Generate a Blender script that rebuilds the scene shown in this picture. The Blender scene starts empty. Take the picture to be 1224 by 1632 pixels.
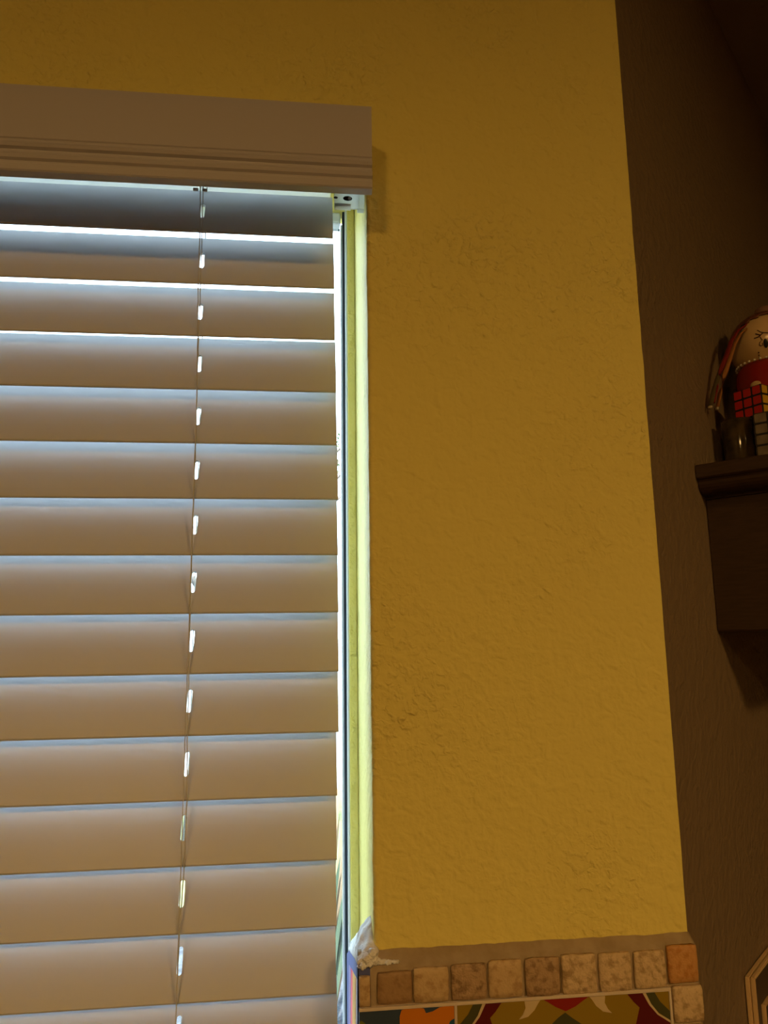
import bpy, bmesh, math, random
from mathutils import Vector, Matrix, noise
random.seed(7)
scn = bpy.context.scene
COL = scn.collection
H = 1.6                                    # camera height above the floor

# ------------------------------------------------------------------ camera
F = 1170.0
YAW, PITCH, ROLL = (math.radians(a) for a in (6.17, 9.87, -0.79))
fw = Vector((math.sin(YAW)*math.cos(PITCH), math.cos(YAW)*math.cos(PITCH), math.sin(PITCH)))
r0 = Vector((math.cos(YAW), -math.sin(YAW), 0)); u0 = r0.cross(fw)
rt = r0*math.cos(ROLL) + u0*math.sin(ROLL); up = -r0*math.sin(ROLL) + u0*math.cos(ROLL)
CAM = Vector((0, 0, H))
cd = bpy.data.cameras.new('camera'); cam = bpy.data.objects.new('camera', cd); COL.objects.link(cam)
cam.matrix_world = Matrix(((rt.x, up.x, -fw.x, 0), (rt.y, up.y, -fw.y, 0), (rt.z, up.z, -fw.z, H), (0, 0, 0, 1)))
cd.sensor_fit = 'VERTICAL'; cd.sensor_height = 36; cd.lens = F/1632*36; cd.clip_start = .01; cd.clip_end = 200
scn.camera = cam

# ------------------------------------------------------------------ sky and exposure
wd = bpy.data.worlds.new('overcast_sky'); scn.world = wd; wd.use_nodes = True
bg = wd.node_tree.nodes['Background']
bg.inputs[0].default_value = (0.78, 1.0, 1.20, 1); bg.inputs[1].default_value = 7.4
vs = scn.view_settings
vs.view_transform = 'Standard'; vs.look = 'None'; vs.gamma = 1; vs.use_curve_mapping = False; vs.exposure = 0.0
WARM = (1.0, 0.57, 0.18)
LAMPS = [((-0.63, -1.27), 17.0), ((1.0, -1.15), 20.5)]      # ceiling downlights: plan position, watts

sd = bpy.data.lights.new('added_sun', 'SUN'); sd.energy = 72; sd.angle = .02; sd.color = (1, .98, .94)     # added light from behind the house; its patio bounce brightens the slats
so = bpy.data.objects.new('added_sun', sd); COL.objects.link(so); so.location = (-3, -3, 8); so.rotation_euler = (math.radians(28), 0, math.radians(-8))

# ------------------------------------------------------------------ helpers
def px_ray(x, y): return rt*((x-612)/F) + up*(-(y-816)/F) + fw
def px_y(x, y, D):                                  # pixel -> point on the plane at depth y = D
    r = px_ray(x, y); return CAM + r*(D/r.y)
def px_z(x, y, zc): return CAM + px_ray(x, y)*zc    # pixel -> point at camera distance zc
def px_x(x, y, X):
    r = px_ray(x, y); return CAM + r*(X/r.x)

def tag(o, label=None, cat=None, group=None, kind=None):
    if label: o['label'] = label
    if cat: o['category'] = cat
    if group: o['group'] = group
    if kind: o['kind'] = kind
    return o
def obj(name, verts, faces, mat, parent=None, smooth=False, loc=None):
    me = bpy.data.meshes.new(name); me.from_pydata([tuple(v) for v in verts], [], faces); me.validate(); me.update()
    return mobj(name, me, mat, parent, smooth, loc)
def mobj(name, me, mat, parent=None, smooth=False, loc=None):
    o = bpy.data.objects.new(name, me); COL.objects.link(o)
    if mat and not me.materials: me.materials.append(mat)
    if smooth: me.polygons.foreach_set('use_smooth', [True]*len(me.polygons))
    if loc: o.location = loc
    if parent: o.parent = parent; o.matrix_parent_inverse = Matrix.Identity(4) if loc is None and parent.location.length == 0 else parent.matrix_basis.inverted()
    return o
def empty(name, loc):
    o = bpy.data.objects.new(name, None); COL.objects.link(o); o.location = loc; o.empty_display_size = .02
    return o
def bm_obj(name, bm, mat, parent=None, smooth=False):
    bmesh.ops.recalc_face_normals(bm, faces=bm.faces)
    me = bpy.data.meshes.new(name); bm.to_mesh(me); bm.free()
    return mobj(name, me, mat, parent, smooth)
def add_box(bm, lo, hi, M=None):
    vs_ = [bm.verts.new((x, y, z)) for x in (lo[0], hi[0]) for y in (lo[1], hi[1]) for z in (lo[2], hi[2])]
    if M is not None:
        for v in vs_: v.co = M @ v.co
    for f in ((0,1,3,2), (4,6,7,5), (0,4,5,1), (2,3,7,6), (0,2,6,4), (1,5,7,3)): bm.faces.new([vs_[i] for i in f])
    return vs_
def box(name, lo, hi, mat, parent=None, bev=0, M=None, seg=2):
    bm = bmesh.new(); add_box(bm, lo, hi, M)
    if bev: bmesh.ops.bevel(bm, geom=bm.edges[:], offset=bev, segments=seg, affect='EDGES', profile=.5)
    return bm_obj(name, bm, mat, parent, smooth=False)
def add_tube(bm, pts, rad, n=8, closed=False, flat=1.0):
    rings = []
    P = [Vector(p) for p in pts]
    for i, p in enumerate(P):
        a = P[max(i-1, 0)] if not closed else P[i-1]; b = P[min(i+1, len(P)-1)] if not closed else P[(i+1) % len(P)]
        t = (b-a).normalized(); ref = Vector((0, 0, 1)) if abs(t.z) < .9 else Vector((1, 0, 0))
        e1 = t.cross(ref).normalized(); e2 = t.cross(e1)
        r = rad[i] if isinstance(rad, (list, tuple)) else rad
        rings.append([bm.verts.new(p + e1*(r*math.cos(2*math.pi*k/n)) + e2*(r*flat*math.sin(2*math.pi*k/n))) for k in range(n)])
    m = len(rings)
    for i in range(m if closed else m-1):
        A, B = rings[i], rings[(i+1) % m]
        for k in range(n): bm.faces.new((A[k], A[(k+1) % n], B[(k+1) % n], B[k]))
    if not closed: bm.faces.new(rings[0][::-1]); bm.faces.new(rings[-1])
def tube(name, pts, rad, mat, parent=None, n=8, closed=False, flat=1.0):
    bm = bmesh.new(); add_tube(bm, pts, rad, n, closed, flat); return bm_obj(name, bm, mat, parent, True)
def lathe(name, prof, center, mat, parent=None, n=28, smooth=True):
    V, Fc = [], []
    for r, z in prof:
        for k in range(n):
            a = 2*math.pi*k/n; V.append((center[0]+r*math.cos(a), center[1]+r*math.sin(a), center[2]+z))
    for i in range(len(prof)-1):
        for k in range(n): Fc.append((i*n+k, i*n+(k+1) % n, (i+1)*n+(k+1) % n, (i+1)*n+k))
    Fc.append(tuple(range(n))[::-1]); Fc.append(tuple((len(prof)-1)*n+k for k in range(n)))
    return obj(name, V, Fc, mat, parent, smooth)
def prism(name, poly, off, mat, parent=None):
    """closed 3-D polygon thickened by the vector off"""
    n = len(poly); off = Vector(off); V = [Vector(p) for p in poly] + [Vector(p)+off for p in poly]
    bm = bmesh.new(); bv = [bm.verts.new(v) for v in V]
    bm.faces.new(bv[:n]); bm.faces.new(bv[n:][::-1])
    for i in range(n): bm.faces.new((bv[i], bv[(i+1) % n], bv[n+(i+1) % n], bv[n+i]))
    return bm_obj(name, bm, mat, parent)

# ------------------------------------------------------------------ materials
def mat(name, col, rough=.5, spec=.5, metal=0.0, col2=None, nscale=20, bump=None, emit=None, alpha=None, trans=0, lo=.35, hi=.65, stretch=None):
    m = bpy.data.materials.new(name); m.use_nodes = True; nt = m.node_tree; N, L = nt.nodes, nt.links
    b = N['Principled BSDF']
    b.inputs['Base Color'].default_value = (*col, 1); b.inputs['Roughness'].default_value = rough
    b.inputs['Specular IOR Level'].default_value = spec; b.inputs['Metallic'].default_value = metal
    tc = N.new('ShaderNodeTexCoord'); src = tc.outputs['Object']
    if stretch:
        mp = N.new('ShaderNodeMapping'); mp.inputs['Scale'].default_value = stretch; L.new(src, mp.inputs[0]); src = mp.outputs[0]
    if col2:
        nz = N.new('ShaderNodeTexNoise'); nz.inputs['Scale'].default_value = nscale; nz.inputs['Detail'].default_value = 6
        cr = N.new('ShaderNodeValToRGB'); cr.color_ramp.elements[0].color = (*col, 1); cr.color_ramp.elements[1].color = (*col2, 1)
        cr.color_ramp.elements[0].position = lo; cr.color_ramp.elements[1].position = hi
        L.new(src, nz.inputs['Vector']); L.new(nz.outputs['Fac'], cr.inputs[0]); L.new(cr.outputs[0], b.inputs['Base Color'])
    if bump:
        sc, st, dist = bump
        nb = N.new('ShaderNodeTexNoise'); nb.inputs['Scale'].default_value = sc; nb.inputs['Detail'].default_value = 4
        bp = N.new('ShaderNodeBump'); bp.inputs['Strength'].default_value = st; bp.inputs['Distance'].default_value = dist
        L.new(src, nb.inputs['Vector']); L.new(nb.outputs['Fac'], bp.inputs['Height']); L.new(bp.outputs[0], b.inputs['Normal'])
    if emit: b.inputs['Emission Color'].default_value = (*emit[0], 1); b.inputs['Emission Strength'].default_value = emit[1]
    if trans: b.inputs['Transmission Weight'].default_value = trans
    return m
def wall_paint(name, col, rough, spec, k=1.0):
    """rolled paint over hand-textured plaster: smooth patches, rough patches, small nibs"""
    m = mat(name, col, rough, spec); nt = m.node_tree; N, L = nt.nodes, nt.links; b = N['Principled BSDF']
    tc = N.new('ShaderNodeTexCoord'); o = tc.outputs['Object']
    def nz(s, d=3, dist=0.0):
        n = N.new('ShaderNodeTexNoise'); n.inputs['Scale'].default_value = s; n.inputs['Detail'].default_value = d
        n.inputs['Distortion'].default_value = dist; L.new(o, n.inputs['Vector']); return n.outputs['Fac']
    def ramp(x, a, c):
        r = N.new('ShaderNodeMapRange'); r.inputs[1].default_value = a; r.inputs[2].default_value = c; L.new(x, r.inputs[0]); return r.outputs[0]
    def mul(x, y):
        q = N.new('ShaderNodeMath'); q.operation = 'MULTIPLY'
        for i, v in ((0, x), (1, y)):
            if isinstance(v, (int, float)): q.inputs[i].default_value = v
            else: L.new(v, q.inputs[i])
        return q.outputs[0]
    def add(x, y):
        q = N.new('ShaderNodeMath'); q.operation = 'ADD'; L.new(x, q.inputs[0]); L.new(y, q.inputs[1]); return q.outputs[0]
    mask = ramp(nz(7, 3), .42, .75)
    blobs = mul(nz(105, 1.5, .5), .42)
    rough_bits = mul(mul(ramp(nz(190, 2, .5), .5, .8), mask), .28)
    fine = mul(nz(330, 2), .07)
    h = add(add(blobs, rough_bits), fine)
    bp = N.new('ShaderNodeBump'); bp.inputs['Strength'].default_value = 1.0; bp.inputs['Distance'].default_value = .0016*k
    L.new(h, bp.inputs['Height']); L.new(bp.outputs[0], b.inputs['Normal'])
    return m

M_YELLOW = wall_paint('yellow_wall_paint', (.82, .705, .20), .6, .08, 3.6)
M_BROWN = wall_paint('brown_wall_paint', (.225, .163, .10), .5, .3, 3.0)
M_CEIL = mat('ceiling_paint', (.27, .22, .16), .9, .2, bump=(160, .5, .002))
M_BEIGE = mat('room_paint', (.20, .16, .11), .9, .2, bump=(160, .4, .002))
M_FLOOR = mat('floor_tile', (.12, .08, .05), .5, .4, col2=(.15, .10, .06), nscale=8)
M_STUCCO = mat('exterior_stucco', (.6, .56, .5), .9, .2, bump=(120, .6, .003))
M_SLAT = mat('white_slat', (.605, .61, .625), .42, .4)
M_VAL = mat('white_valance', (.50, .48, .51), .5, .4, bump=(60, .12, .0006), stretch=(.15, 1, 9))
M_PLASTIC = mat('white_plastic', (.82, .84, .82), .35, .5)
M_CORD = mat('white_cord', (.62, .60, .56), .8, .2, bump=(900, .5, .0005))
M_CLIP = mat('clear_clip', (.7, .72, .7), .25, .5)
M_VINYL = mat('white_vinyl_frame', (.8, .84, .86), .35, .5)
M_GASKET = mat('dark_gasket', (.02, .028, .035), .5, .4)
M_DARK = mat('screw_hole_dark', (.03, .03, .03), .6, .3)
M_STEEL = mat('screw_steel', (.45, .43, .4), .35, .5, .9)
M_GROUT = mat('sanded_grout', (.33, .25, .155), .9, .2, col2=(.40, .315, .205), nscale=90, bump=(300, .5, .0012))
M_CAULK = mat('white_plaster_caulk', (.82, .82, .82), .75, .3, col2=(.68, .67, .66), nscale=120, bump=(170, .8, .0018))
M_GROUTW = mat('pale_grout_line', (.66, .56, .44), .8, .2)
def trav(n, a, b, pit=.9): return mat(n, a, .55, .4, col2=b, nscale=210, bump=(380, pit, .0016), lo=.36, hi=.52)
M_TRAV = [trav('cream_travertine', (.42, .29, .15), (.66, .50, .29)), trav('tan_travertine', (.44, .29, .14), (.58, .42, .22), .5),
          trav('brown_travertine', (.26, .16, .08), (.46, .31, .17), 1.0), trav('rust_travertine', (.46, .20, .05), (.58, .30, .10), .6),
          trav('dark_smooth_travertine', (.30, .18, .085), (.37, .23, .11), .4)]
def glaze(n, c): return mat('glaze_'+n, c, .16, .5)
G = {'gold': glaze('gold', (.30, .20, .018)), 'navy': glaze('navy', (.042, .068, .11)), 'orange': glaze('orange', (.62, .20, .012)),
     'maroon': glaze('maroon', (.115, .012, .012)), 'green': glaze('dark_green', (.075, .075, .028)), 'red': glaze('red', (.28, .02, .012)),
     'cream': glaze('cream', (.62, .50, .30)), 'blue': glaze('blue', (.02, .09, .16)), 'lime': glaze('lime', (.16, .17, .03)),
     'violet': glaze('violet', (.30, .22, .42)), 'pink': glaze('pink', (.75, .12, .14)), 'yellow': glaze('yellow', (.80, .45, .10)),
     'indigo': glaze('indigo', (.11, .13, .34)), 'white': glaze('white', (.75, .75, .72))}
for k_ in ('pink', 'violet', 'yellow', 'indigo'):
    b_ = G[k_].node_tree.nodes['Principled BSDF']; b_.inputs['Roughness'].default_value = .6; b_.inputs['Specular IOR Level'].default_value = .08
M_WOOD = mat('dark_stained_wood', (.042, .022, .010), .5, .3, col2=(.058, .030, .014), nscale=30, stretch=(2, 2, 18))
M_PLAQUE = mat('pale_maple_edge', (.60, .42, .22), .55, .3, col2=(.66, .48, .26), nscale=40, stretch=(1, 1, .1))
M_PLAQUEF = mat('plaque_dark_face', (.085, .06, .045), .5, .3)
M_CUBE = mat('cube_black_plastic', (.012, .014, .012), .3, .5)
M_STK_R = mat('red_sticker', (.62, .030, .012), .3, .4)
M_STK_Y = mat('yellow_sticker', (.62, .40, .03), .3, .4)
M_STK_S = mat('silver_sticker', (.26, .21, .14), .4, .4, .3, col2=(.16, .125, .08), nscale=90)
M_CREAM = mat('glazed_cream_ceramic', (.72, .52, .26), .18, .5)
M_RED = mat('glazed_red_ceramic', (.32, .018, .010), .18, .5)
M_PAINT = mat('dark_painted_line', (.05, .012, .006), .4, .4)
M_BLACK = mat('black_paint', (.008, .01, .012), .3, .5)
M_PEARL = mat('pearl_bead', (.80, .74, .62), .2, .6)
M_HAIR = mat('brown_hair_ceramic', (.14, .045, .015), .4, .4)
M_RIB = [mat('red_ribbon', (.20, .018, .010), .6, .2), mat('orange_ribbon', (.34, .14, .03), .6, .2), mat('olive_ribbon', (.10, .075, .025), .6, .2)]
M_TIP = mat('pale_ribbon_end', (.5, .42, .28), .6, .2)
M_SMOKE = mat('dark_smoked_glass', (.02, .016, .008), .12, .5, col2=(.085, .055, .02), nscale=60)
M_RIM = mat('clear_glass_foot', (.55, .52, .45), .06, .8)
M_LAWN = mat('lawn', (.040, .058, .024), .9, .1, col2=(.06, .08, .035), nscale=3)
M_SOIL = mat('dark_slate_chippings', (.010, .013, .017), .8, .2, col2=(.03, .037, .046), nscale=14, bump=(30, 1, .03))
M_PATIO = mat('pale_concrete', (.55, .54, .52), .9, .2, col2=(.62, .61, .59), nscale=5, bump=(60, .4, .003))
M_FENCE = mat('blue_grey_block', (.22, .27, .31), .9, .2, bump=(30, .5, .01))
M_LEAFG = mat('grey_green_leaf', (.025, .045, .03), .5, .3); M_LEAFT = mat('dry_tan_leaf', (.085, .068, .045), .6, .2)
M_BARK = mat('grey_bark', (.10, .085, .075), .9, .1, bump=(40, .8, .01)); M_TWIG = mat('tree_leaf', (.09, .12, .06), .7, .2)
def glass_mat():
    m = bpy.data.materials.new('clear_window_glass'); m.use_nodes = True; nt = m.node_tree; N, L = nt.nodes, nt.links
    N.remove(N['Principled BSDF']); out = N['Material Output']
    t = N.new('ShaderNodeBsdfTransparent'); t.inputs[0].default_value = (.96, .98, .98, 1); g = N.new('ShaderNodeBsdfGlossy'); g.inputs['Roughness'].default_value = .02
    fr = N.new('ShaderNodeFresnel'); fr.inputs[0].default_value = 1.45; mx = N.new('ShaderNodeMixShader')
    L.new(fr.outputs[0], mx.inputs[0]); L.new(t.outputs[0], mx.inputs[1]); L.new(g.outputs[0], mx.inputs[2]); L.new(mx.outputs[0], out.inputs[0])
    return m
M_GLASS = glass_mat()
def thin_plastic():
    m = bpy.data.materials.new('translucent_white_plastic'); m.use_nodes = True; nt = m.node_tree; N, L = nt.nodes, nt.links
    N.remove(N['Principled BSDF']); d = N.new('ShaderNodeBsdfDiffuse'); d.inputs[0].default_value = (.85, .87, .86, 1)
    t = N.new('ShaderNodeBsdfTranslucent'); t.inputs[0].default_value = (.85, .88, .87, 1); mx = N.new('ShaderNodeMixShader'); mx.inputs[0].default_value = .72
    L.new(d.outputs[0], mx.inputs[1]); L.new(t.outputs[0], mx.inputs[2]); L.new(mx.outputs[0], N['Material Output'].inputs[0]); return m
M_BRACKET = thin_plastic()

# ------------------------------------------------------------------ the room
DW = .53                                   # depth of the yellow window wall
XC = .2663                                 # outside corner between yellow and brown wall
XJ, RJ = .0465, .0032                      # window reveal: side plane and bullnose radius
YB = .666                                  # back of the reveal
WL = -.92                                  # far (left) side of the window opening
ZT, ZS = H+.426, H-.56                     # head and sill of the opening
ZC = H+.80                                 # ceiling
ANG = math.radians(46)
DV = Vector((math.sin(ANG), math.cos(ANG), 0)); NV = Vector((math.cos(ANG), -math.sin(ANG), 0))
C0 = Vector((XC, DW, 0))
def S(s, p, z): return C0 + DV*s + NV*p + Vector((0, 0, z))   # brown-wall frame: along, out of, up

def build_front():
    bm = bmesh.new()
    add_box(bm, (-1.9, DW, ZT), (XC, DW+.17, ZC))                     # above the window
    add_box(bm, (-1.9, DW, 0), (XJ+.02, DW+.17, ZS))                       # below the window
    add_box(bm, (-1.9, DW, ZS), (WL, DW+.17, ZT))                          # left of the window
    # right pier with bullnose: plan profile extruded up
    prof = [(XC, DW)]
    for k in range(9):
        a = math.pi/2*k/8; prof.append((XJ+RJ-RJ*math.sin(a), DW+RJ-RJ*math.cos(a)))
    prof += [(XJ, DW+.17), (XC, DW+.17)]
    zs = [0, ZS] + [ZS + (ZT-ZS)*k/60 for k in range(1, 61)]
    rings = []
    for z in zs:
        ring = []
        for i, (x, y) in enumerate(prof):
            if i == 0: x += .0005*noise.noise(Vector((0, 3, z*34))) + .0003*noise.noise(Vector((0, 9, z*120)))
            elif i < 10: x += .0005*noise.noise(Vector((5, 0, z*30))); 
            ring.append(bm.verts.new((x, y, z)))
        rings.append(ring)
    n = len(prof)
    for A, B in zip(rings, rings[1:]):
        for i in range(n): bm.faces.new((A[i], A[(i+1) % n], B[(i+1) % n], B[i]))
    bm.faces.new(rings[0]); bm.faces.new(rings[-1])
    o = bm_obj('wall_front', bm, M_YELLOW)
    for p in o.data.polygons:
        if abs(p.normal.z) < .5 and abs(p.normal.y) < .999: p.use_smooth = True
    return tag(o, 'yellow textured wall around the window with rounded reveal corner', 'wall', kind='structure')
build_front()
def slab(name, pts, z0, z1, m, label, cat):
    o = prism(name, [(x, y, z0) for x, y in pts], (0, 0, z1-z0), m); return tag(o, label, cat, kind='structure')
e = C0 + DV*2.2
a1, b1 = C0 - DV*.001 - NV*.0004, e
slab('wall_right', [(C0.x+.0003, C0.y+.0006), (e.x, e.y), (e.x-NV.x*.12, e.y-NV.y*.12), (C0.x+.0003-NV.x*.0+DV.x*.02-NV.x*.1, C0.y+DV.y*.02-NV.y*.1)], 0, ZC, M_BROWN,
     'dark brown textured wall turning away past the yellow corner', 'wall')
slab('wall_far', [(e.x, e.y+.2), (e.x+.1, e.y+.2), (e.x+.1, -2.7), (e.x, -2.7)], 0, ZC, M_BEIGE, 'beige side wall of the room, out of view to the right', 'wall')
slab('wall_left', [(-2.0, -2.7), (-1.9, -2.7), (-1.9, .7), (-2.0, .7)], 0, ZC, M_BEIGE, 'beige side wall of the room, out of view to the left', 'wall')
slab('wall_back', [(-2.0, -2.8), (e.x+.1, -2.8), (e.x+.1, -2.7), (-2.0, -2.7)], 0, ZC, M_BEIGE, 'beige wall of the room behind the viewer', 'wall')
outline = [(-2.0, -2.8), (e.x+.1, -2.8), (e.x+.1, e.y+.2), (e.x-NV.x*.12, e.y-NV.y*.12+.1), (XC-.03, DW+.17), (-2.0, DW+.17)]
slab('floor', outline, -.06, 0, M_FLOOR, 'brown tiled kitchen floor', 'floor')
slab('ceiling', outline, ZC, ZC+.08, M_CEIL, 'dim tan ceiling meeting the brown wall', 'ceiling')

# ------------------------------------------------------------------ ceiling downlights (the room's lamps)
def downlight(x, y, watts, label):
    r = empty('ceiling_downlight', (x, y, ZC))
    tag(r, label, 'light', 'flat round ceiling lights')
    rim = [(.142, 0), (.160, 0), (.164, -.004), (.160, -.010), (.142, -.008), (.142, 0)]
    V, Fc, n = [], [], 32
    for rr, z in rim[:-1]:
        for k in range(n): V.append((x+rr*math.cos(2*math.pi*k/n), y+rr*math.sin(2*math.pi*k/n), ZC+z))
    for i in range(5):
        for k in range(n): Fc.append((i*n+k, i*n+(k+1) % n, ((i+1) % 5)*n+(k+1) % n, ((i+1) % 5)*n+k))
    obj('trim_ring', V, Fc, M_PLASTIC, r, True)
    lathe('lens', [(.001, -.0005), (.141, -.0005), (.141, -.003), (.001, -.003)], (x, y, ZC), mat('warm_lens', (.9, .8, .6), .5, emit=(WARM, 3)), r, 32)
    ld = bpy.data.lights.new('downlight_lamp', 'AREA'); ld.shape = 'DISK'; ld.size = .28; ld.energy = watts; ld.color = WARM
    lo = bpy.data.objects.new('downlight_lamp', ld); COL.objects.link(lo); lo.location = (x, y, ZC-.012)
    lo.parent = r; lo.matrix_parent_inverse = r.matrix_basis.inverted()
downlight(*LAMPS[0][0], LAMPS[0][1], 'flat round warm ceiling light nearest the window, out of view above left')
downlight(*LAMPS[1][0], LAMPS[1][1], 'flat round warm ceiling light out of view behind right')

# ------------------------------------------------------------------ window
win = box('window_1', (XJ-.0073, YB, ZS), (XJ, YB+.012, ZT), M_YELLOW, bev=.0008)      # yellow-painted stop at the reveal's back
tag(win, 'window with white vinyl frame behind the blind', 'window', kind='structure')
xf = XJ-.0073
box('frame_stile', (xf-.0018, YB+.003, ZS), (xf, .70, ZT), M_VINYL, win, .0004)
box('gasket', (xf-.0040, YB+.012, ZS), (xf-.0018, .69, ZT), M_GASKET, win)
box('sash_stile', (xf-.0058, YB+.016, ZS+.02), (xf-.0040, .69, ZT-.012), M_VINYL, win, .0003)
box('frame_stile', (WL, YB, ZS), (WL+.045, .70, ZT), M_VINYL, win, .002)
box('frame_rail', (WL+.045, YB+.013, ZT-.012), (xf-.0058, .70, ZT), M_VINYL, win, .002)
box('frame_rail', (WL+.045, YB+.013, ZS), (xf-.0058, .70, ZS+.04), M_VINYL, win, .002)
box('pane', (WL+.045, (.690), ZS+.04), (xf-.0059, .694, ZT-.012), M_GLASS, win)

# ------------------------------------------------------------------ the blind
blind = empty('window_blind', (-.42, .56, ZS+.03))
tag(blind, 'white slatted window blind closed over the bright window, with wide valance', 'blind')
D = .5561; TH = math.radians(71); WS = .0514; T = .0024
RPX = [(531,377.5),(533,458.8),(534,541.8),(536,624.5),(537,708.6),(539,794.7),(538.5,883.4),(539.5,973.7),(540,1068),(540,1164.6),(537.5,1267.7),(537,1370),(536.5,1476),(536,1586)]
LPX = [354.5,438.5,523.5,611.5,700,791.4,884,981.2,1080.5,1182,1286.6,1395,1505.6,1617]
SPX = [(320.6,335),(321.5,414.6),(318,495),(318.3,578),(316.7,662),(314,749.6),(311.7,839),(309.6,930),(306.7,1024.6),(302.5,1121),(297,1222),(290.7,1325),(288.5,1432),(285,1541.6)]
XLB = -.895
def slat_mesh(xr, slots, th):
    """flat slat with rounded cord slots; origin on the front lower edge at x = 0"""
    vdir = Vector((0, math.cos(th), math.sin(th))); nrm = Vector((0, -math.sin(th), math.cos(th)))
    V, Fc = [], []; idx = {}
    def vid(u, v, side):
        k = (round(u, 6), round(v, 6), side)
        if k not in idx:
            edge = min(v, WS-v); t = T/2*(1 if edge > .0007 else .45)
            V.append(Vector((u, 0, 0)) + vdir*v + nrm*(-T/2 + (t if side else -t))); idx[k] = len(V)-1
        return idx[k]
    def quad(pts):
        Fc.append([vid(u, v, 1) for u, v in pts]); Fc.append([vid(u, v, 0) for u, v in pts][::-1])
    vrow = [0, .0009, .0020, .0140, .0363, WS-.0020, WS-.0009, WS]
    ucol = [XLB]
    for s in slots: ucol += [s-.006, s+.006]
    ucol.append(xr)
    for i in range(len(ucol)-1):
        for j in range(len(vrow)-1):
            a, b, c, d = ucol[i], ucol[i+1], vrow[j], vrow[j+1]
            if i % 2 == 1 and j == 3: continue
            quad([(a, c), (b, c), (b, d), (a, d)])
    hw, v0, v1 = .0018, .0164, .0336
    for s in slots:
        hole, rim = [], []
        for k in range(9): t = math.pi*k/8; hole.append((s+hw*math.cos(t), v1-hw+hw*math.sin(t)))
        for k in range(9): t = math.pi+math.pi*k/8; hole.append((s+hw*math.cos(t), v0+hw+hw*math.sin(t)))
        A, B, c, d = s-.006, s+.006, .0140, .0363
        n = len(hole)
        corners = {2: (B, d), 6: (A, d), 11: (A, c), 15: (B, c)}
        ring = [corners[2]]*3 + [(s, d)]*0
        def outer(k):
            if k <= 4: return (B, d)
            if k <= 8: return (A, d)
            if k <= 13: return (A, c)
            return (B, c)
        for k in range(n):
            p, q = outer(k), outer((k+1) % n)
            if p == q: quad([hole[k], p, hole[(k+1) % n]])
            else: quad([hole[k], p, q, hole[(k+1) % n]])
            h0, h1 = hole[k], hole[(k+1) % n]
            Fc.append([vid(*h0, 1), vid(*h1, 1), vid(*h1, 0), vid(*h0, 0)])
    for j in range(len(vrow)-1):
        for x, fl in ((XLB, 1), (xr, 0)):
            q = [vid(x, vrow[j], 1), vid(x, vrow[j+1], 1), vid(x, vrow[j+1], 0), vid(x, vrow[j], 0)]; Fc.append(q if fl else q[::-1])
    for i in range(len(ucol)-1):
        for v, fl in ((0, 0), (WS, 1)):
            q = [vid(ucol[i], v, 1), vid(ucol[i+1], v, 1), vid(ucol[i+1], v, 0), vid(ucol[i], v, 0)]; Fc.append(q if fl else q[::-1])
    return V, Fc
P0 = .0435; z_first = H+.3253
for i in range(-1, 19):
    if 0 <= i < 14:
        pr = px_y(*RPX[i], D); zl = px_y(0, LPX[i], D).z; xr = pr.x; z = .5*(pr.z+zl)
        xs = px_y(*SPX[i], D+.0073).x; xs = .5*xs + .5*(-.0845)
    else:
        xr = .0235; z = z_first - i*P0; xs = -.0845
    th = TH - (math.radians(1.5) if i == 0 else 0) + math.radians(random.uniform(-.4, .4))
    V, Fc = slat_mesh(xr, [-.745, xs], th)
    obj('slat', [v + Vector((0, D, z)) for v in V], Fc, M_SLAT, blind)
zb = z_first - 19*P0
box('bottom_rail', (XLB, D-.004, zb-.004), (.0235, D+.048, zb+.014), M_SLAT, blind, .002)
box('headrail', (XLB, D-.002, H+.4020), (.0215, D+.075, H+.4250), M_PLASTIC, blind, .001)
box('tilt_roller', (XLB+.02, D+.012, H+.396), (.0190, D+.036, H+.4025), M_PLASTIC, blind, .001)
# valance: moulded profile swept along x with a return at the end
vprof = [(.4905, .3958), (.4890, .3948), (.4890, .3530), (.4898, .3522), (.4898, .3510), (.4880, .3495), (.4872, .3475), (.4880, .3455),
         (.4900, .3442), (.4900, .3428), (.4878, .3413), (.4868, .3388), (.4876, .3364), (.4892, .3350), (.4892, .3334), (.4882, .3326), (.4885, .3280), (.4893, .3270), (.4965, .3266), (.4972, .3274), (.4972, .3958)]
XV0, XV1 = -.94, .0476
bm = bmesh.new()
A = [bm.verts.new((XV0, y, H+z)) for y, z in vprof]; B = [bm.verts.new((XV1, y, H+z)) for y, z in vprof]
for i in range(len(A)): bm.faces.new((A[i], A[(i+1) % len(A)], B[(i+1) % len(A)], B[i]))
bm.faces.new(A); bm.faces.new(B)
val = bm_obj('valance', bm, M_VAL, blind)
box('valance_return', (XV1-.008, .4973, H+.3560), (XV1, .5292, H+.3955), M_VAL, blind, .0006)
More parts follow.
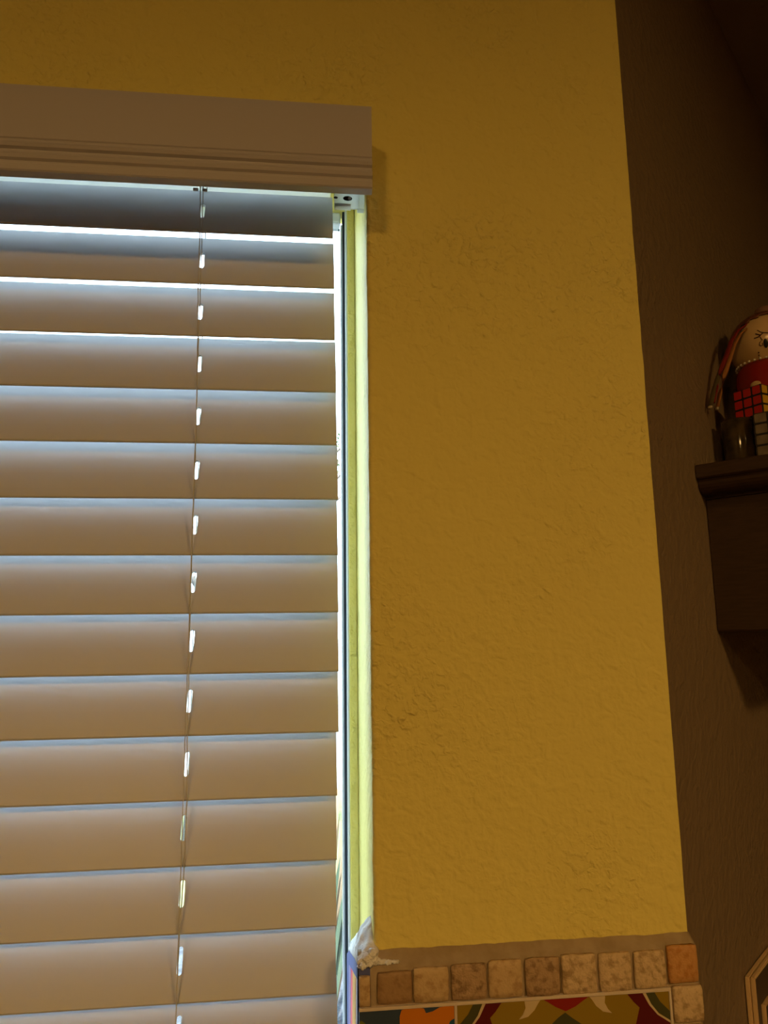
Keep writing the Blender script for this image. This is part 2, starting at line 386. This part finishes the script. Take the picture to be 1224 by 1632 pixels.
# end bracket with screw holes and a folded tab
br = box('mounting_bracket', (.0217, .5440, H+.3452), (.0420, .5458, H+.4255), M_BRACKET, blind, .0004)
box('bracket_side', (.0408, .5458, H+.3462), (XJ, .5520, H+.4255), M_BRACKET, blind, .0004)
tab = px_y(552, 333, .5436)
box('bracket_tab', (.0219, .5428, H+.3430), (.0350, .5440, H+.3488), M_BRACKET, blind, .0003)
for (x, y, rx) in ((535, 315, .0017), (554, 316.5, .0037)):
    c = px_y(x, y, .5439); lathe_pts = [(rx*math.cos(t*math.pi/8), rx*.55*math.sin(t*math.pi/8)) for t in range(16)]
    prism('screw_hole', [(c.x+a, .5436, c.z+b) for a, b in lathe_pts], (0, .0004, 0), M_DARK, blind)
c = px_y(557, 316.5, .5434); prism('screw_head', [(c.x+.0013*math.cos(t*math.pi/6), .5433, c.z+.0015*math.sin(t*math.pi/6)) for t in range(12)], (0, .0003, 0), M_STEEL, blind)
# cords
CPX = [(319.5,300),(319,340),(318.5,372),(316,458),(315,530),(314,618),(312,706),(308.7,794),(305.8,884),(303,977),(301,1075),(298.7,1172),(297.7,1277),(293.4,1382),(285.7,1492),(281,1604),(279.5,1660)]
front = [px_y(x, y, D-.0012) for x, y in CPX]; front.append(Vector((-.0850, D-.0012, zb+.010)))
top = Vector((front[0].x, D-.0012, H+.403))
def twist(path, rad, amp, turns):
    out = []
    for a, b in zip(path, path[1:]):
        m = max(2, int((b-a).length/.004))
        for k in range(m): out.append(a.lerp(b, k/m))
    out.append(path[-1])
    return [p + Vector((amp*math.cos(i*turns), amp*math.sin(i*turns)*.6, 0)) for i, p in enumerate(out)]
tube('ladder_cord', twist([top]+front, .0005, .00012, 1.6), .00042, M_CORD, blind, 6)
tube('lift_cord', twist([Vector((-.0842, D-.0022, H+.403)), Vector((-.0838, D-.0022, H+.28)), Vector((-.0846, D-.0024, H-.1)), Vector((-.0852, D-.002, zb+.010))], .0006, .0001, 1.1), .00036, M_CORD, blind, 6)
back = [Vector((-.0845, D+.0210, H+.403)), Vector((-.0845, D+.0210, zb+.010))]
tube('ladder_cord', back, .0005, M_CORD, blind, 6)
tube('ladder_cord', [Vector((-.745, D-.0012, H+.403)), Vector((-.745, D-.0012, zb+.010))], .0006, M_CORD, blind, 6)
for (xa, ya) in ((312, 302.5), (326.5, 303.5), (311, 366.5), (325.5, 367.5)):
    c = px_y(xa, ya, D-.0012); box('cord_clip', (c.x-.0021, D-.0022, c.z-.0011), (c.x+.0021, D-.0006, c.z+.0013), M_CLIP, blind, .0004)

# ------------------------------------------------------------------ tile backsplash border on the yellow wall
XT = .0357                                 # tile face inside the reveal
def grout_bed():
    """bevelled grout cap and bed under the tiles, front of the wall"""
    bm = bmesh.new(); n = 70; rows = []
    for i in range(n+1):
        x = XT + (XC+.0015-XT)*i/n
        w = .0013*noise.noise(Vector((x*40, 1, 0))) + .0005*noise.noise(Vector((x*160, 2, 0)))
        w2 = .0009*noise.noise(Vector((x*90, 7, 0)))
        pr = [(DW+.004, -.2035+w), (DW-.0006, -.2037+w), (.5262, -.2068+w*.5), (.5240+w2*.3, -.2090+w2), (.5226, -.2118+w2), (.5226, -.46), (DW+.004, -.46)]
        xx = [x]*7
        if i == n: xx = [x-.001, x-.001, x-.0006, x, x+.0003, x+.0006, x]
        rows.append([bm.verts.new((xx[k], y, H+z)) for k, (y, z) in enumerate(pr)])
    for A, B in zip(rows, rows[1:]):
        for k in range(7): bm.faces.new((A[k], A[(k+1) % 7], B[(k+1) % 7], B[k]))
    bm.faces.new(rows[0]); bm.faces.new(rows[-1][::-1])
    o = bm_obj('trim_1', bm, M_GROUT); 
    for p in o.data.polygons: p.use_smooth = abs(p.normal.x) < .7
    return tag(o, 'tiled border of tumbled stone squares along the bottom of the yellow wall', 'tile border', kind='structure')
trim = grout_bed()
def stone(x0, x1, z0, z1, m, yf=.5200, seed=0):
    """tumbled stone square: wobbly outline, worn edge"""
    R = random.Random(seed); bm = bmesh.new()
    n = 7; V = {}
    cx, cz, hx, hz = (x0+x1)/2, (z0+z1)/2, (x1-x0)/2, (z1-z0)/2
    per = []
    for k in range(4*n):
        s, t = divmod(k, n); t = t/n*2-1
        per.append([(t, -1), (1, t), (-t, 1), (-1, -t)][s])
    def loop(sc, y, jit):
        out = []
        for (a, b) in per:
            corner = .965 if abs(a) > .95 and abs(b) > .95 else 1
            j = 1 + R.uniform(-jit, jit)
            out.append(bm.verts.new((cx+a*hx*sc*corner*j, y, H+cz+b*hz*sc*corner*j)))
        return out
    L0 = loop(1.0, .5232, .02); L1 = loop(1.0, yf+.0009, .022); L2 = loop(.955, yf+.0001, .015); L3 = loop(.6, yf, .03)
    for P, Q in ((L0, L1), (L1, L2), (L2, L3)):
        for k in range(4*n): bm.faces.new((P[k], P[(k+1) % (4*n)], Q[(k+1) % (4*n)], Q[k]))
    bm.faces.new(L3); bm.faces.new(L0[::-1])
    return bm_obj('stone_tile', bm, m, trim, True)
row = [(.0358, .0430, -.2335, -.2155, 1), (.0478, .0703, -.2330, -.2140, 4), (.0714, .0946, -.2333, -.2126, 1), (.0966, .1199, -.2335, -.2122, 2), (.1216, .1442, -.2337, -.2112, 1),
       (.1466, .1700, -.2342, -.2110, 2), (.1716, .1954, -.2346, -.2103, 0), (.1975, .2198, -.2344, -.2108, 0), (.2222, .2440, -.2338, -.2110, 0), (.2460, .2672, -.2318, -.2085, 3),
       (.2478, .2690, -.2560, -.2338, 0), (.2480, .2692, -.2795, -.2580, 1), (.2482, .2692, -.3030, -.2815, 0)]
for k, (a, b, c, d, m) in enumerate(row): stone(a, b, c, d, M_TRAV[m], .5200 + (.0004 if m == 4 else 0), k+3)
# thin pale grout lines round the painted tiles
YT = .5205
box('grout_line', (XT, YT-.0004, H-.2362), (.2466, YT+.004, H-.2342), M_GROUTW, trim, .0003)
box('grout_line', (.0980, YT-.0003, H-.39), (.0998, YT+.004, H-.2362), M_GROUTW, trim, .0003)
box('grout_line', (.2450, YT-.0003, H-.39), (.2468, YT+.004, H-.2362), M_GROUTW, trim, .0003)
t1 = box('painted_tile', (XT, YT+.0002, H-.383), (.0980, YT+.008, H-.2362), G['navy'], trim, .0003)
t2 = box('painted_tile', (.0998, YT+.0002, H-.383), (.2450, YT+.008, H-.2362), G['gold'], trim, .0003)
t1['label'] = 'dark painted tile with an orange flower'; t2['label'] = 'ochre painted tile with maroon, green and cream pattern'
ZM = H-.2362; XM = .1727
layer = [0]
def motif(pts, key, par, mirror=False, lo=None, hi=None):
    lo = lo if lo is not None else (.1000 if par is t2 else XT+.0003); hi = hi if hi is not None else (.2448 if par is t2 else .0978)
    layer[0] += 1; y = YT + .0001 - .00004*(layer[0] % 7)
    W = [px_y(a, b, YT) for a, b in pts]
    W = [Vector((min(max(p.x, lo), hi), y, min(p.z, ZM-.0002))) for p in W]
    prism('motif', W, (0, .0004, 0), G[key], par)
    if mirror: prism('motif', [Vector((2*XM-p.x, p.y, p.z)) for p in W], (0, .0004, 0), G[key], par)
    zc2 = 2*(H-.3096)                        # the pattern repeats upside down in the lower half of the tile
    prism('motif', [Vector((p.x, p.y, zc2-p.z)) for p in W], (0, .0004, 0), G[key], par)
    if mirror: prism('motif', [Vector((2*XM-p.x, p.y, zc2-p.z)) for p in W], (0, .0004, 0), G[key], par)
def arc(cx, cy, r, a0, a1, n=8): return [(cx+r*math.cos(math.radians(a0+(a1-a0)*k/n)), cy+r*math.sin(math.radians(a0+(a1-a0)*k/n))) for k in range(n+1)]
# right half of the pattern traced, the left half is its mirror image
motif([(999.8,1582), (1026,1580), (1033,1596), (1044,1612), (1068,1628), (1072,1650), (1072,1700), (1010,1700), (1012,1650), (1014,1632), (1019.5,1606), (1010,1597)], 'maroon', t2, True)
motif([(1024,1580), (1030,1580), (1038,1600), (1050,1615), (1072,1626), (1072,1630), (1048,1617), (1035,1602)], 'cream', t2, True)
motif([(1029,1578), (1043,1578), (1052,1596), (1072,1611), (1072,1626), (1050,1614), (1038,1600)], 'green', t2, True)
motif([(939,1580), (964,1580), (963.7,1598), (969,1608), (975.5,1614.5), (961,1612), (950,1603), (944,1594)], 'cream', t2, True)
motif([(866,1584), (937,1584), (930,1594), (917,1604), (901.5,1611.5), (886,1605), (873,1597)], 'red', t2)
motif([(901,1614), (913,1623), (927,1632), (940,1645), (901,1690), (862,1645), (880,1632), (890,1622)], 'green', t2)
motif([(645,1602), (672,1598), (676,1608), (679,1615), (690,1612), (701,1605.5), (705,1598), (727,1595), (727,1623), (718,1627), (712,1640), (700,1660), (660,1660), (642,1645), (637,1632), (637,1620), (640,1610)], 'orange', t1)
motif([(717,1628), (727,1624), (727,1650), (712,1650)], 'blue', t1)
motif([(570,1629), (576,1627), (582,1631), (586,1640), (570,1650)], 'lime', t1)
# tiled return inside the reveal and the plaster cap over it
def plaster_cap():
    top = [Vector((XJ-.0001, y, H+z)) for y, z in ((.5365, -.1965), (.545, -.1900), (.553, -.1900), (.575, -.2005), (.61, -.2178), (.64, -.233), (.6650, -.2465))]
    bot = [px_x(x, y, XT-.0003) for x, y in ((571.5, 1544), (570, 1538), (567.5, 1532), (565, 1528), (562.5, 1524), (560.5, 1521), (558.5, 1518), (557, 1515))]
    for P in (bot,):
        for p in P: p.y = min(max(p.y, .5225), YB-.0005)
    top = [Vector((XJ+RJ+.0002, DW-.0008, H-.2034)), Vector((XJ+RJ*.4, DW+.0010, H-.2005))] + top
    def at(P, t):
        t *= len(P)-1; k = min(int(t), len(P)-2); return P[k].lerp(P[k+1], t-k)
    ny, nx = 44, 16; bm = bmesh.new(); rows = []
    for i in range(ny+1):
        a, b = at(top, i/ny), at(bot, i/ny); rowv = []
        for j in range(nx+1):
            q = j/nx; bul = math.sin(q*math.pi)**.7*.0030
            p = a.lerp(b, q) + Vector((-bul, -bul*.3, bul*.5))
            nz = noise.noise(Vector((p.y*90, q*3, 4)))*.0010 + noise.noise(Vector((p.y*260, q*9, 1)))*.0006
            if 0 < j < nx: p += Vector((-nz, 0, nz))
            rowv.append(bm.verts.new(p))
        rowv.append(bm.verts.new((XJ+.0010, b.y, b.z)))
        rows.append(rowv)
    m = nx+2
    for A, B in zip(rows, rows[1:]):
        for k in range(m): bm.faces.new((A[k], A[(k+1) % m], B[(k+1) % m], B[k]))
    bm.faces.new(rows[0]); bm.faces.new(rows[-1][::-1])
    o = bm_obj('plaster_cap', bm, M_CAULK, trim, True); o['label'] = 'lumpy white plaster filling over the reveal tile'
    return bot
cap_low = plaster_cap()
lowline = [(p.y, p.z-H) for p in cap_low]; lowline = [(y, z+.001) for k, (y, z) in enumerate(lowline) if k == 0 or y > lowline[k-1][0]+1e-4]
YE = lowline[-1][0]
ret = prism('painted_tile', [(XT, y, H+z) for y, z in lowline] + [(XT, YB-.001, H+lowline[-1][1]-.02), (XT, YB-.001, H-.40), (XT, lowline[0][0], H-.40)], (.0075, 0, 0), G['indigo'], trim)
ret['label'] = 'striped painted tile on the window reveal'
def stripe(key, y0, y1, k):
    pts = []
    for t in range(9):
        q = t/8; pts.append((y0 + .012*math.sin(q*2.6) , -.2485+.03*(.62-y0)/.1 - q*.14))
    for t in range(8, -1, -1):
        q = t/8; pts.append((y1 + .012*math.sin(q*2.6), -.2485+.03*(.62-y1)/.1 - q*.14))
    prism('stripe', [(XT-.0002*k, min(y, .6390), H+min(z, -.2160-.30*max(0, y-.54))) for y, z in pts], (.0003, 0, 0), G[key], ret)
stripe('white', .5370, .5440, 1); stripe('yellow', .5450, .5800, 2); stripe('pink', .5800, .6050, 1); stripe('violet', .6050, .6270, 2)
# ragged dabs of the same plaster at the corner of the bevel
for k, (x, y, w, h) in enumerate([(578, 1539, 7, 5), (588, 1536, 8, 6), (597, 1531, 7, 6), (607, 1533, 8, 4), (618, 1533, 7, 3), (629, 1532, 7, 2.2), (585, 1526, 8, 7), (594, 1519, 7, 7)]):
    c = px_y(x, y, .5235 + (1540-y)*.00012); sx, sz = w*.000430, h*.00040
    bm = bmesh.new(); bmesh.ops.create_icosphere(bm, subdivisions=3, radius=1)
    for v in bm.verts:
        d = 1 + .55*noise.noise(v.co*2.3 + Vector((k*7, 0, 0))) + .3*noise.noise(v.co*6 + Vector((0, k*3, 0)))
        v.co = c + Vector((v.co.x*d*sx, v.co.y*.0030*d, v.co.z*sz*d))
    bm_obj('plaster_dab', bm, M_CAULK, trim, True)

# ------------------------------------------------------------------ wooden wall shelf on the brown wall
SHT = .1500                                # shelf top above the camera height
shelf = empty('wall_shelf', S(.35, 0, H+.0))
tag(shelf, 'dark wooden ledge shelf with moulded top edge on the brown wall', 'shelf')
def ring_box(name, levels, m):
    """stack of rectangular outlines (near end s, depth p, z) = moulded end and front"""
    bm = bmesh.new(); R = []
    for s0, p1, z in levels: R.append([bm.verts.new(S(s, p, H+z)) for s, p in ((s0, .0006), (s0, p1), (.80, p1), (.80, .0006))])
    for A, B in zip(R, R[1:]):
        for k in range(4): bm.faces.new((A[k], A[(k+1) % 4], B[(k+1) % 4], B[k]))
    bm.faces.new(R[0]); bm.faces.new(R[-1][::-1])
    return bm_obj(name, bm, m, shelf)
ring_box('shelf_board', [(.1110, .1700, SHT), (.1096, .1714, SHT-.0012), (.1096, .1714, SHT-.0115), (.1112, .1700, SHT-.0130)], M_WOOD)
lv = [(.1130, .1690, SHT-.0130), (.1140, .1680, SHT-.0150)]
for k in range(7):
    a = math.pi/2*k/6; lv.append((.1140+.0130*(1-math.cos(a)), .1680-.0130*(1-math.cos(a)), SHT-.0150-.0110*math.sin(a)))
lv += [(.1305, .1515, SHT-.0264), (.1305, .1515, SHT-.0284)]
ring_box('cove_moulding', lv, M_WOOD)
ring_box('body', [(.1335, .1485, SHT-.0284), (.1335, .1485, .0045), (.1345, .1475, .0030)], M_WOOD)

# ------------------------------------------------------------------ things on the shelf
ZS0 = H+SHT
def puzzle_cube(name, corner, ex, ey, ez, nx, ny, nz, mA, mB, label):
    """corner = nearest lower corner; ex, ey, ez edge vectors; stickers on the two visible faces"""
    r = empty(name, corner + ex/2 + ey/2); tag(r, label, 'puzzle cube')
    bm = bmesh.new(); M4 = Matrix((ex, ey, ez)).transposed().to_4x4(); M4.translation = corner
    add_box(bm, (0, 0, 0), (1, 1, 1), M4); bmesh.ops.bevel(bm, geom=bm.edges[:], offset=.0006, segments=2, affect='EDGES')
    bm_obj('core', bm, M_CUBE, r)
    for (a, b, na, m) in ((ex, ey, nx, mA), (ey, ex, ny, mB)):
        out = (-b).normalized()*.0003
        for i in range(na):
            for j in range(nz):
                g = .10; u0_, u1_, v0_, v1_ = (i+g)/na, (i+1-g)/na, (j+g)/nz, (j+1-g)/nz
                c_ = .07*(u1_-u0_); d_ = .07*(v1_-v0_)
                P = [(u0_+c_, v0_), (u1_-c_, v0_), (u1_, v0_+d_), (u1_, v1_-d_), (u1_-c_, v1_), (u0_+c_, v1_), (u0_, v1_-d_), (u0_, v0_+d_)]
                prism('sticker', [corner + a*u + ez*v + out for u, v in P], -out*.9, m, r)
    return r
STK = .0517                                 # height of what carries the red cube
cz = ZS0 + STK
def ray_at_z(x, y, z):
    q = px_ray(x, y); return CAM + q*((z-H)/q.z)
Acor = ray_at_z(1217, 659, cz); Bdir = ray_at_z(1173, 672, cz) - Acor; Bdir.z = 0
L = .0290; exr = Bdir.normalized()*L; eyr = Vector((-exr.y, exr.x, 0))
if eyr.dot(DV) < 0: eyr = -eyr
puzzle_cube('puzzle_cube', Acor+Vector((0, 0, .0002)), exr, eyr, Vector((0, 0, L)), 3, 3, 3, M_STK_R, M_STK_Y, 'black puzzle cube with red and yellow stickers resting on the silver cube')
sc = S(.1632, .0395, ZS0)
puzzle_cube('puzzle_cube', sc, NV*.050, DV*.040, Vector((0, 0, STK)), 4, 3, 5, M_STK_S, M_STK_S, 'silver stickered puzzle block under the red cube')
gl = S(.1800, .0222, ZS0)
gt = empty('shot_glass', gl); tag(gt, 'small dark glass tumbler under the red cube beside the silver block', 'glass')
lathe('bowl', [(.0125, .0042), (.0135, .008), (.0142, .020), (.0150, STK-.001), (.0145, STK), (.0120, STK)], gl, M_SMOKE, gt)
lathe('foot', [(.0145, 0), (.0158, .0006), (.0160, .0022), (.0150, .0036), (.0122, .0043)], gl, M_RIM, gt)
# painted doll behind them
dc = S(.2390, .0425, ZS0)
doll = empty('painted_doll', dc); tag(doll, 'painted ceramic doll with red dress, bead collar and ribbon braids on the shelf', 'figurine')
HC = Vector((dc.x, dc.y, H+.2900)); HR = .0345
lathe('body', [(.024, 0), (.030, .002), (.0325, .012), (.0320, .05), (.0315, .080), (.0318, .100), (.0305, .112), (.0265, .1195), (.020, .1225)], dc, M_RED, doll)
bm = bmesh.new(); bmesh.ops.create_uvsphere(bm, u_segments=40, v_segments=26, radius=1)
for v in bm.verts: v.co = HC + Vector((v.co.x*HR, v.co.y*HR, v.co.z*HR*.96))
head = bm_obj('head', bm, M_CREAM, doll, True)
face_dir = (CAM + Vector((.36, .1, .1)) - HC); face_dir.z = 0; face_dir.normalize(); side = Vector((-face_dir.y, face_dir.x, 0))
if side.dot(rt) > 0: side = -side           # side points to the picture's left
def on_head(x, y, k=1.004):                  # pixel -> point on the head's near surface
    q = px_ray(x, y).normalized(); oc = CAM - HC; b = oc.dot(q); c = oc.length_squared - (HR*k)**2; dsc = b*b-c
    if dsc < 0: return None
    return CAM + q*(-b-math.sqrt(dsc))
def stroke(pts, rad):
    W = [on_head(*p, 1.0) for p in pts]; W = [w for w in W if w is not None]
    W = [HC + Vector(((w-HC).x, (w-HC).y, (w-HC).z*.97)) for w in W]
    if len(W) > 1: tube('painted_stroke', W, rad, M_PAINT, head, 6)
stroke([(1224, 530.5), (1216, 530), (1212, 529), (1207, 526)], .0005)
stroke([(1216, 530), (1212, 534), (1204, 532)], .0006); stroke([(1212, 534), (1209, 537), (1202, 539.5)], .0006)
stroke([(1211, 537), (1215, 542), (1211, 546), (1210, 550), (1213, 552), (1216, 550), (1215, 547)], .0004)
for k in range(5):
    w = on_head(1209+.5*k, 561+4.2*k, 1.0)
    if w: tube('painted_stroke', [w, w+Vector((0, 0, -.0012))], .0006, M_PAINT, head, 6)
ec = on_head(1220.5, 547, 1.0)
bm = bmesh.new(); bmesh.ops.create_uvsphere(bm, u_segments=16, v_segments=10, radius=1)
nrm_ = (ec-HC).normalized(); tan_ = nrm_.cross(Vector((0, 0, 1))).normalized(); upv = tan_.cross(nrm_)
for v in bm.verts: v.co = ec + tan_*(v.co.x*.0021) + upv*(v.co.y*.0046) + nrm_*(v.co.z*.0005)
bm_obj('eye', bm, M_BLACK, head, True)
# bead collar
zb0 = H + .2690; rb = .0272
for k in range(34):
    a = 2*math.pi*k/34
    bm = None
    if k == 0:
        b0 = bmesh.new(); bmesh.ops.create_icosphere(b0, subdivisions=2, radius=.0013); bead_me = bpy.data.meshes.new('bead'); b0.to_mesh(bead_me); b0.free(); bead_me.materials.append(M_PEARL)
        bead_me.polygons.foreach_set('use_smooth', [True]*len(bead_me.polygons))
    o = bpy.data.objects.new('bead', bead_me); COL.objects.link(o); o.parent = doll; o.matrix_parent_inverse = doll.matrix_basis.inverted()
    o.location = (dc.x+rb*math.cos(a)*1.09, dc.y+rb*math.sin(a)*1.09, zb0)
# hair cap: shell over the top and back of the head
bm = bmesh.new(); bmesh.ops.create_uvsphere(bm, u_segments=40, v_segments=26, radius=1)
kill = [f for f in bm.faces if (f.calc_center_median().normalized().dot((Vector((0, 0, .80)) - face_dir*.6).normalized()) < .22)]
bmesh.ops.delete(bm, geom=kill, context='FACES')
for v in bm.verts: v.co = HC + v.co*HR*1.035
hair = bm_obj('hair', bm, M_HAIR, doll, True)
md = hair.modifiers.new('thick', 'SOLIDIFY'); md.thickness = .0016
bm = bmesh.new(); bmesh.ops.create_icosphere(bm, subdivisions=3, radius=1)
tp = HC + Vector((.002, 0, HR*.98))
for v in bm.verts: v.co = tp + Vector((v.co.x*.010, v.co.y*.010, .003+v.co.z*.007)) * 1.0
bm_obj('hair_bun', bm, mat('faded_brown_bun', (.24, .13, .08), .7, .2), doll, True)
RB = [([(1196,513),(1176,527),(1165,545),(1158,566),(1149,590),(1142,618),(1137,642)], [.744,.738,.730,.722,.714,.708,.702], 0),
      ([(1200,516),(1180,532),(1169,552),(1163,572),(1155,598),(1148,625),(1143,650)], [.742,.734,.726,.718,.710,.704,.699], 1),
      ([(1190,514),(1170,534),(1161,556),(1152,580),(1143,605),(1136,630),(1132,648)], [.746,.740,.732,.722,.712,.705,.699], 2)]
for pts, zc, k in RB:
    W = [px_z(x, y, z) for (x, y), z in zip(pts, zc)]
    W = [w if (w-C0).dot(NV) > .004 else w + NV*(.004-(w-C0).dot(NV)) for w in W]
    rb_ = tube('ribbon', W, [.0016, .0022, .0026, .0028, .0028, .0028, .0026], M_RIB[k], doll, 8, flat=.55)
    d_ = (W[-1]-W[-2]).normalized()
    if k != 0: tube('ribbon_end', [W[-1], W[-1]+d_*.0022], [.0026, .0022], M_TIP, rb_, 8, flat=.55)
cp = px_z(1195, 609, .718)
bm = bmesh.new(); bmesh.ops.create_uvsphere(bm, u_segments=20, v_segments=12, radius=1)
q = Vector((cp.x-dc.x, cp.y-dc.y, 0)).normalized(); tg = Vector((-q.y, q.x, 0))
cc = Vector((dc.x, dc.y, cp.z)) + q*.0312
for v in bm.verts: v.co = cc + tg*(v.co.x*.0052) + q*(v.co.y*.0016) + Vector((0, 0, v.co.z*.0034))
bm_obj('collar_button', bm, M_CREAM, doll, True)

# ------------------------------------------------------------------ layered plaque low on the brown wall
zp = H-.2710
pq = empty('wall_plaque', S(.20, 0, zp-.2)); tag(pq, 'pale-edged layered wooden plaque low on the brown wall', 'plaque')
def sbox(name, s0, s1, p0, p1, z0, z1, m, bev=.0006):
    bm = bmesh.new(); M4 = Matrix((DV, NV, Vector((0, 0, 1)))).transposed().to_4x4(); M4.translation = C0
    add_box(bm, (s0, p0, z0), (s1, p1, z1), M4); bmesh.ops.bevel(bm, geom=bm.edges[:], offset=bev, segments=2, affect='EDGES'); return bm_obj(name, bm, m, pq)
sbox('back_board', .1200, .2600, .0005, .0042, zp-.24, zp, M_PLAQUE)
sbox('front_board', .1203, .2600, .0046, .0082, zp-.24, zp+.0003, M_PLAQUE)
sbox('face_panel', .1215, .2590, .0082, .0086, zp-.238, zp-.0012, M_PLAQUEF, .0001)
sbox('inner_board', .1290, .2500, .0086, .0122, zp-.22, zp-.0215, M_PLAQUE)
sbox('inner_face', .1298, .2490, .0122, .0125, zp-.218, zp-.0225, M_PLAQUEF, .0001)

# ------------------------------------------------------------------ outside the window
def plane(name, x0, x1, y0, y1, z, m, label, cat):
    return tag(box(name, (x0, y0, z-.1), (x1, y1, z), m), label, cat, kind='structure')
plane('patio', -9, 4, .72, 3.3, -.24, M_PATIO, 'pale concrete patio outside under the window', 'patio')
plane('planting_bed', -9, 4, 3.3, 5.2, -.25, M_SOIL, 'dark slate chippings beyond the patio', 'ground')
plane('lawn', -14, 10, 5.2, 9.5, -.22, M_LAWN, 'strip of green lawn outside', 'lawn')
tag(box('garden_wall', (-14, 9.5, -.3), (10, 9.8, 1.12), M_FENCE, bev=.01), 'low blue-grey garden wall beyond the lawn', 'garden wall', kind='structure')
tag(box('eave_blocker', (-9, .72, H+1.0), (1.2, 1.5, H+1.12), M_STUCCO), 'unseen eave added above the window to block high sky light', 'eave', kind='structure')  # added eave, out of view; keeps high sky light off the jamb
def blade(base, tip, w, m, par, sag=.1):
    base, tip = Vector(base), Vector(tip); sd = (tip-base).cross(Vector((0, 1, .1))).normalized(); V, Fc = [], []
    n = 8
    for k in range(n+1):
        t = k/n; c = base.lerp(tip, t) + Vector((0, 0, sag*math.sin(math.pi*t))); ww = w*(1-t)**.6*.5+.0006
        V += [c-sd*ww, c+Vector((0, -.004*(1-t), 0)), c+sd*ww, c+Vector((0, .003*(1-t), 0))]
    for k in range(n):
        for j in range(4): Fc.append((4*k+j, 4*k+(j+1) % 4, 4*k+4+(j+1) % 4, 4*k+4+j))
    return obj('leaf', V, Fc, m, par)
def strap_plant(x, y, h, n, seed, label, mm, spread=.55):
    R = random.Random(seed); r = empty('strap_leaf_plant', (x, y, -.25)); tag(r, label, 'plant')
    for k in range(n):
        a = 2*math.pi*(k+R.random())/n; l = h*R.uniform(.65, 1.05); sp = spread*h*R.uniform(.3, 1)
        blade((x+.03*math.cos(a), y+.03*math.sin(a), -.25), (x+sp*math.cos(a), y+sp*math.sin(a), -.25+l), R.uniform(.025, .045), R.choice(mm), r, R.uniform(.02, .2))
strap_plant(.06, 3.65, 1.25, 34, 3, 'tall tan and green strap-leaf plant outside behind the blind', [M_LEAFT, M_LEAFT, M_LEAFG], .26)
strap_plant(.75, 4.65, 1.35, 40, 5, 'grey-green strap-leaf plant outside further from the window', [M_LEAFG, M_LEAFG, M_LEAFT], .36)
strap_plant(-1.3, 3.9, 1.1, 30, 8, 'grey-green strap-leaf plant outside hidden behind the blind', [M_LEAFG, M_LEAFG, M_LEAFT], .6)
tr = empty('garden_tree', (-.9, 6.5, -.22)); tag(tr, 'bare-branched tree outside, seen in the gap beside the blind', 'tree')
tube('trunk', [(-.9, 6.5, -.3), (-.85, 6.5, 1.0), (-.7, 6.5, 2.2)], [.11, .09, .06], M_BARK, tr, 10)
RT = random.Random(4)
for k in range(9):
    z0 = 1.5+.09*k; a = RT.uniform(-.5, .5); tip = Vector((.42+RT.uniform(-.25, .3), 6.5+a, 3.35+RT.uniform(-.35, .55))) if k % 3 else Vector((-1.7+RT.uniform(-.4, .4), 6.5+a, 3.0+RT.uniform(-.3, .6)))
    b0_ = Vector((-.78+.03*k/2, 6.5, z0)); mid = b0_.lerp(tip, .5)+Vector((0, 0, .18))
    br_ = tube('branch', [b0_, mid, tip], [.035, .022, .006], M_BARK, tr, 6)
    bm = bmesh.new()
    for q in range(26):
        t = RT.uniform(.45, 1); c = mid.lerp(tip, t) + Vector((RT.uniform(-.1, .1), RT.uniform(-.1, .1), RT.uniform(-.1, .1)))
        u_ = Vector((RT.uniform(-1, 1), RT.uniform(-1, 1), RT.uniform(-1, 1))).normalized()*.045; w_ = u_.cross(Vector((0, 1, .3))).normalized()*.012
        f_ = [bm.verts.new(c), bm.verts.new(c+u_*.5+w_), bm.verts.new(c+u_), bm.verts.new(c+u_*.5-w_)]; bm.faces.new(f_)
    lf = bm_obj('twig_leaves', bm, M_TWIG, br_); lf['kind'] = 'stuff'
